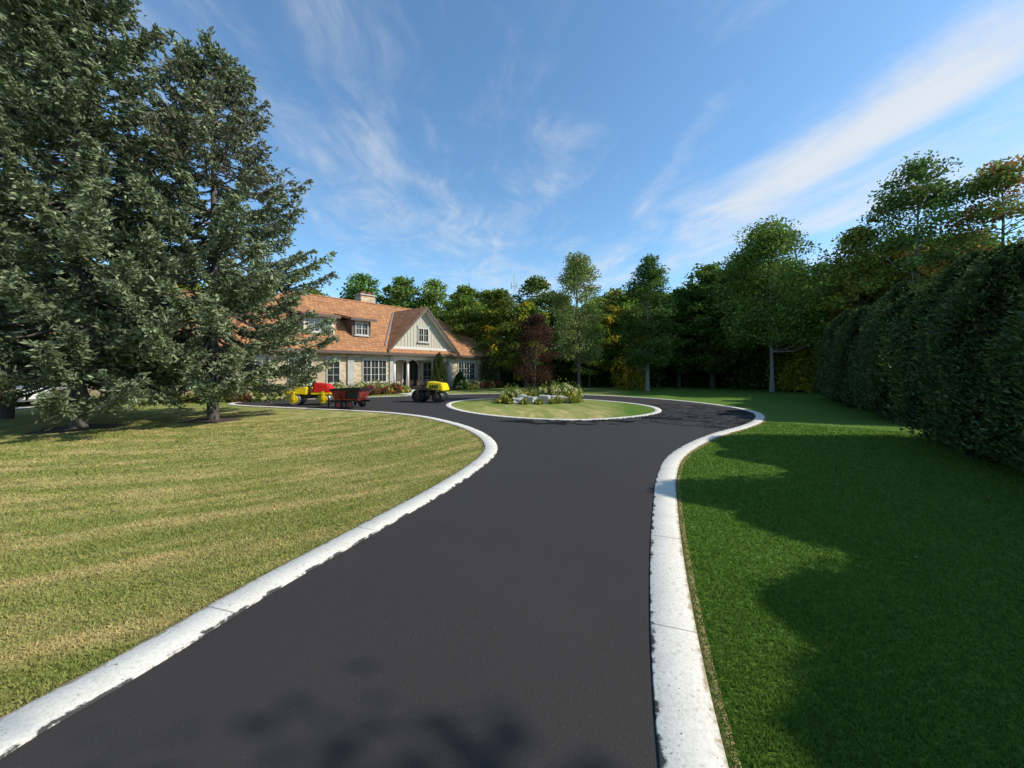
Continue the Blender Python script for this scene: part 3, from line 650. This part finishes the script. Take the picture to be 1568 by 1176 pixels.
for i,bx in enumerate([(.3,19.0,.6,.5,.28,.2),(.95,18.95,.45,.5,.34,.9),(1.6,19.1,.5,.5,.4,-.3),(2.2,19.4,.65,.6,.36,.3),(2.75,19.6,.45,.5,.28,1.1),(.5,19.4,.5,.4,.4,0)]):
    boulder(bx[0],bx[1],bx[2]*1.05,bx[3]*1.05,bx[4]*1.2,i+3,bx[5])

# ------------------------------------------------------------------ machines
def wheel(par,x_,y_,r,w,hub=m_yel):
    cyl('tyre',(x_,y_-w/2,r),(x_,y_+w/2,r),r,m_rub,par,None,28,.03)
    cyl('rim',(x_,y_-w/2-.012,r),(x_,y_+w/2+.012,r),r*.52,hub,par,None,20,.01)
    cyl('hub',(x_,y_-w/2-.03,r),(x_,y_+w/2+.03,r),r*.16,m_blk,par,None,12)
HX=[(0,1,2,3),(4,5,6,7),(0,1,5,4),(1,2,6,5),(2,3,7,6),(3,0,4,7)]
A=empty('road_roller',(-9.65,18.6,.012),.12)
for x_ in (-.66,.66):
    cyl('drum',(x_,-.42,.29),(x_,.42,.29),.29,m_steel,A,None,40,.015)
    for s in (-1,1):
        cyl('drum_hub',(x_,s*.425,.29),(x_,s*.46,.29),.2,m_yel,A,None,20,.01)
        boxes('drum_yoke',[(x_-.06,x_+.06,s*.5-.03,s*.5+.03,.25,.66)],m_yel,A,.01)
    boxes('scraper',[(x_-.33,x_-.29,-.4,.4,.3,.36)],m_blk,A)
poly('front_body',[(-1.0,-.45,.56),(-.1,-.45,.5),(-.1,.45,.5),(-1.0,.45,.56),(-.92,-.42,.82),(-.1,-.42,.86),(-.1,.42,.86),(-.92,.42,.82)],HX,m_yel,A,.03)
boxes('chassis',[(-.5,.5,-.32,.32,.34,.5)],m_blk,A,.02)
poly('engine_hood',[(.12,-.43,.56),(.98,-.43,.6),(.98,.43,.6),(.12,.43,.56),(.2,-.36,1.08),(.84,-.36,.98),(.84,.36,.98),(.2,.36,1.08)],HX,m_red,A,.06)
boxes('rear_frame',[(.1,1.02,-.46,.46,.5,.595)],m_yel,A,.02)
boxes('operator_platform',[(-.1,.12,-.44,.44,.42,.5)],m_blk,A,.01)
boxes('seat',[(-.14,.1,-.2,.2,.86,.94),(.07,.13,-.2,.2,.94,1.16)],m_blk,A,.03)
pipe('steering_column',[(-.45,0,.8),(-.38,0,1.02)],.025,m_blk,A); torus('steering_wheel',(-.37,0,1.04),(-.35,0,1),.15,.016,m_blk,A)
for s in (-1,1): pipe('handrail',[(-.95,s*.4,.8),(-.93,s*.4,1.0),(-.6,s*.4,1.02),(-.56,s*.4,.84)],.015,m_blk,A)
cyl('headlamp',(-1.02,-.25,.7),(-.97,-.25,.7),.06,m_white,A); cyl('headlamp',(-1.02,.25,.7),(-.97,.25,.7),.06,m_white,A)
B=empty('asphalt_hot_box',(-7.1,17.0,.012),-.1)
poly('hopper',[(-.5,-.4,.36),(.5,-.4,.36),(.5,.4,.36),(-.5,.4,.36),(-.66,-.52,.8),(.66,-.52,.8),(.66,.52,.8),(-.66,.52,.8)],[HX[0]]+HX[2:],m_dred,B)
boxes('hopper_rim',[(-.7,.7,-.56,-.5,.78,.86),(-.7,.7,.5,.56,.78,.86),(-.7,-.64,-.498,.498,.78,.86),(.64,.7,-.498,.498,.78,.86)],m_blk,B,.008)
boxes('engine_box',[(.1,.62,-.58,-.42,.46,.76)],m_blk,B,.02)
boxes('hopper_ribs',[(-.3,-.24,-.55,-.44,.4,.775),(-.03,.03,-.55,-.44,.4,.775)],m_dred,B)
boxes('asphalt_load',[(-.58,.58,-.46,.46,.62,.74)],m_rust,B,.04)
boxes('chassis',[(-.72,.72,-.34,-.28,.26,.35),(-.72,.72,.28,.34,.26,.35),(-.05,.05,-.5,.5,.2,.255)],m_blk,B,.005)
for x_ in (-.24,.24):
    for s in (-1,1): wheel(B,x_,s*.56,.19,.12,m_dred)
boxes('fenders',[(-.5,.5,-.64,-.585,.4,.43),(-.5,.5,.5,.64,.4,.43)],m_dred,B,.01)
pipe('drawbar',[(-.7,-.28,.3),(-1.15,0,.3),(-.7,.28,.3)],.03,m_blk,B); pipe('jack',[(-1.05,0,.02),(-1.05,0,.55)],.025,m_blk,B)
pipe('screed_handle',[(.66,-.3,.5),(.95,-.3,.75),(.95,.3,.75),(.66,.3,.5)],.018,m_blk,B)
T_=empty('tripod_stand',(-6.6,15.9,0))
for a in (0,2.09,4.19): pipe('leg',[(.16*math.cos(a),.16*math.sin(a),0),(0,0,.34)],.014,m_blk,T_)
cyl('head',(0,0,.32),(0,0,.4),.05,m_blk,T_); pipe('arm',[(-.22,0,.36),(.22,0,.38)],.014,m_blk,T_)
# second, tar-stained roller
Cc=empty('road_roller',(-4.3,20.2,.012),-.2)
for x_,rr_ in ((-.5,.33),(.55,.28)):
    cyl('drum',(x_,-.44,rr_),(x_,.44,rr_),rr_,m_blk,Cc,None,40,.015)
    for s in (-1,1):
        cyl('drum_hub',(x_,s*.44,rr_),(x_,s*.475,rr_),rr_*.45,m_rust,Cc,None,20,.01)
        boxes('drum_yoke',[(x_-.05,x_+.05,s*.51-.025,s*.51+.025,rr_-.04,.68)],m_rust,Cc,.01)
boxes('chassis',[(-.12,.2,-.4,.4,.34,.56)],m_rust,Cc,.02)
poly('body',[(-.85,-.5,.66),(.3,-.5,.62),(.3,.5,.62),(-.85,.5,.66),(-.8,-.45,.82),(.3,-.45,.78),(.3,.45,.78),(-.8,.45,.82)],HX,m_rust,Cc,.02)
poly('yellow_hood',[(-.02,-.5,.70),(.92,-.5,.60),(.92,.5,.60),(-.02,.5,.70),(.02,-.44,1.08),(.82,-.44,.98),(.82,.44,.98),(.02,.44,1.08)],HX,m_yel,Cc,.04)
boxes('hood_louvres',[(.2+i*.12,.26+i*.12,-.515,-.45,.74,.9) for i in range(4)],m_blk,Cc,.004)
boxes('seat',[(-.5,-.18,-.2,.2,.83,.91),(-.2,-.14,-.2,.2,.91,1.2)],m_blk,Cc,.03)
boxes('control_console',[(-.72,-.62,-.2,.2,.83,1.06)],m_rust,Cc,.02)
pipe('steering_column',[(-.66,0,1.0),(-.6,0,1.16)],.02,m_blk,Cc); torus('steering_wheel',(-.59,0,1.18),(-.5,0,1),.15,.015,m_blk,Cc)
for s in (-1,1): pipe('handrail',[(-.12,s*.4,.8),(-.1,s*.4,1.16),(-.4,s*.4,1.16),(-.42,s*.4,.8)],.016,m_blk,Cc)
pipe('exhaust',[(.6,.2,.95),(.6,.2,1.22)],.03,m_rust,Cc)
K=empty('parked_car',(-23.7,17.2,.02),.05)
def loft(name,prof,mat):
    V=[];F=[]
    for (x_,hw,zl,zh,tw) in prof: V+= [(x_,-hw*.92,zl),(x_,-hw,zl+(zh-zl)*.45),(x_,-tw,zh),(x_,tw,zh),(x_,hw,zl+(zh-zl)*.45),(x_,hw*.92,zl)]
    n=len(prof)
    for i in range(n-1):
        for j in range(6): F.append((i*6+j,i*6+(j+1)%6,(i+1)*6+(j+1)%6,(i+1)*6+j))
    F+= [tuple(range(6)),tuple(range((n-1)*6,n*6))]
    o=poly(name,V,F,mat,K); mo=o.modifiers.new('b','BEVEL'); mo.width=.05; mo.segments=3; mo.limit_method='ANGLE'
    return o
loft('body',[(-2.25,.74,.35,.72,.68),(-2.1,.86,.25,.9,.78),(-1.2,.9,.22,.96,.82),(.9,.9,.22,.94,.82),(1.9,.86,.25,.82,.76),(2.25,.7,.35,.66,.62)],m_car)
loft('cabin_glass',[(-1.75,.74,.9,.96,.7),(-1.3,.74,.92,1.38,.58),(.1,.75,.92,1.42,.6),(1.0,.74,.9,.95,.68)],m_glass)
loft('cabin_roof',[(-1.25,.59,1.37,1.43,.54),(-.5,.62,1.41,1.48,.56),(.15,.61,1.40,1.45,.56)],m_car)
for x_ in (-1.4,1.4):
    for s in (-1,1): wheel(K,x_,s*.8,.32,.21,m_galv)
TW=empty('radio_mast',(.8,150,0))
for a in (0,2.09,4.19):
    pipe('mast_leg',[(.7*math.cos(a),.7*math.sin(a),0),(.35*math.cos(a),.35*math.sin(a),38.5)],.07,m_galv,TW,5)
    P=[(.5*math.cos(a+(i%2)*2.09),.5*math.sin(a+(i%2)*2.09),14+i) for i in range(25)]
    pipe('mast_brace',P,.035,m_galv,TW,4)
pipe('mast_antenna',[(0,0,38),(0,0,41)],.06,m_galv,TW,5); boxes('mast_antennas',[(-1.2,-.9,-.2,.1,33,35.5),(.9,1.2,-.2,.1,33,35.5),(-.9,.9,-.05,.02,34,34.2)],m_white,TW)

# ------------------------------------------------------------------ light, sky, camera
el=math.radians(38); hx,hy=.992,-.125
S=Vector((math.cos(el)*hx,math.cos(el)*hy,math.sin(el)))
sd=bpy.data.lights.new('sun','SUN'); sd.energy=5.0; sd.angle=math.radians(.53); sd.color=(1,.95,.85)
so=bpy.data.objects.new('sun',sd); COL.objects.link(so); so.rotation_euler=S.to_track_quat('Z','Y').to_euler(); so.location=(30,0,40)
w=bpy.data.worlds.new('World'); scene.world=w; w.use_nodes=True; nt=w.node_tree; nt.nodes.clear()
out=nt.nodes.new('ShaderNodeOutputWorld'); bg=nt.nodes.new('ShaderNodeBackground'); bg.inputs[1].default_value=.15
sky=nt.nodes.new('ShaderNodeTexSky'); sky.sky_type='NISHITA'; sky.sun_disc=False; sky.sun_elevation=el; sky.sun_rotation=math.atan2(hx,hy)
sky.air_density=1.0; sky.dust_density=.5; sky.ozone_density=1.6
tc=nt.nodes.new('ShaderNodeTexCoord').outputs['Generated']; s=SEP(nt,tc)
zc=M(nt,'MAXIMUM',s[2],.04); px=M(nt,'DIVIDE',s[0],zc); py=M(nt,'DIVIDE',s[1],zc)
wx=M(nt,'MULTIPLY',M(nt,'SUBTRACT',NZ(nt,CB(nt,px,py),.9,2),.5),.9)
v1=CB(nt,M(nt,'ADD',px,wx),M(nt,'ADD',M(nt,'MULTIPLY',py,.34),M(nt,'MULTIPLY',px,.18)))
n1=NZ(nt,v1,1.7,7,.66,.35); n2=NZ(nt,CB(nt,px,py,3.0),.55,3,.5); n3=NZ(nt,CB(nt,px,M(nt,'MULTIPLY',py,.6),7.),3.2,5,.64,.8)
def gauss(cx,wx_,cy,wy_):
    a=M(nt,'DIVIDE',M(nt,'SUBTRACT',px,cx),wx_); b=M(nt,'DIVIDE',M(nt,'SUBTRACT',py,cy),wy_)
    return M(nt,'EXPONENT',M(nt,'MULTIPLY',M(nt,'ADD',M(nt,'MULTIPLY',a,a),M(nt,'MULTIPLY',b,b)),-1.0))
reg=M(nt,'ADD',M(nt,'MULTIPLY',gauss(1.5,.26,1.6,1.5),1.1),M(nt,'MULTIPLY',gauss(.78,.08,1.95,.5),.8))
reg=M(nt,'ADD',reg,M(nt,'MULTIPLY',gauss(-.6,.45,2.8,.8),.55)); reg=M(nt,'ADD',reg,M(nt,'MULTIPLY',gauss(.22,.12,2.0,.3),.5))
reg=M(nt,'ADD',reg,M(nt,'MULTIPLY',gauss(.5,1.2,4.5,1.6),.45))
reg=M(nt,'ADD',reg,M(nt,'MULTIPLY',gauss(2.5,.8,2.4,1.5),.85))
den=M(nt,'ADD',M(nt,'MULTIPLY',n1,.78),M(nt,'MULTIPLY',n3,.34))
den=M(nt,'ADD',den,M(nt,'MULTIPLY',M(nt,'SUBTRACT',n2,.5),.3))
den=M(nt,'ADD',den,M(nt,'MULTIPLY',reg,.26))
cl=SS(nt,den,.53,1.0,0,.9)
base=MX(nt,1.0,sky.outputs[0],(.98,1.3,1.42),'MULTIPLY')
c=MX(nt,cl,base,(5.3,5.55,5.8,1))
nt.links.new(c,bg.inputs[0]); nt.links.new(bg.outputs[0],out.inputs[0])

cd=bpy.data.cameras.new('camera'); co=bpy.data.objects.new('camera',cd); COL.objects.link(co)
cd.sensor_width=36; cd.lens=13.55; cd.shift_y=-.014; cd.clip_start=.05; cd.clip_end=3000
co.location=(0,0,1.7); co.rotation_euler=(math.radians(90),0,0); scene.camera=co
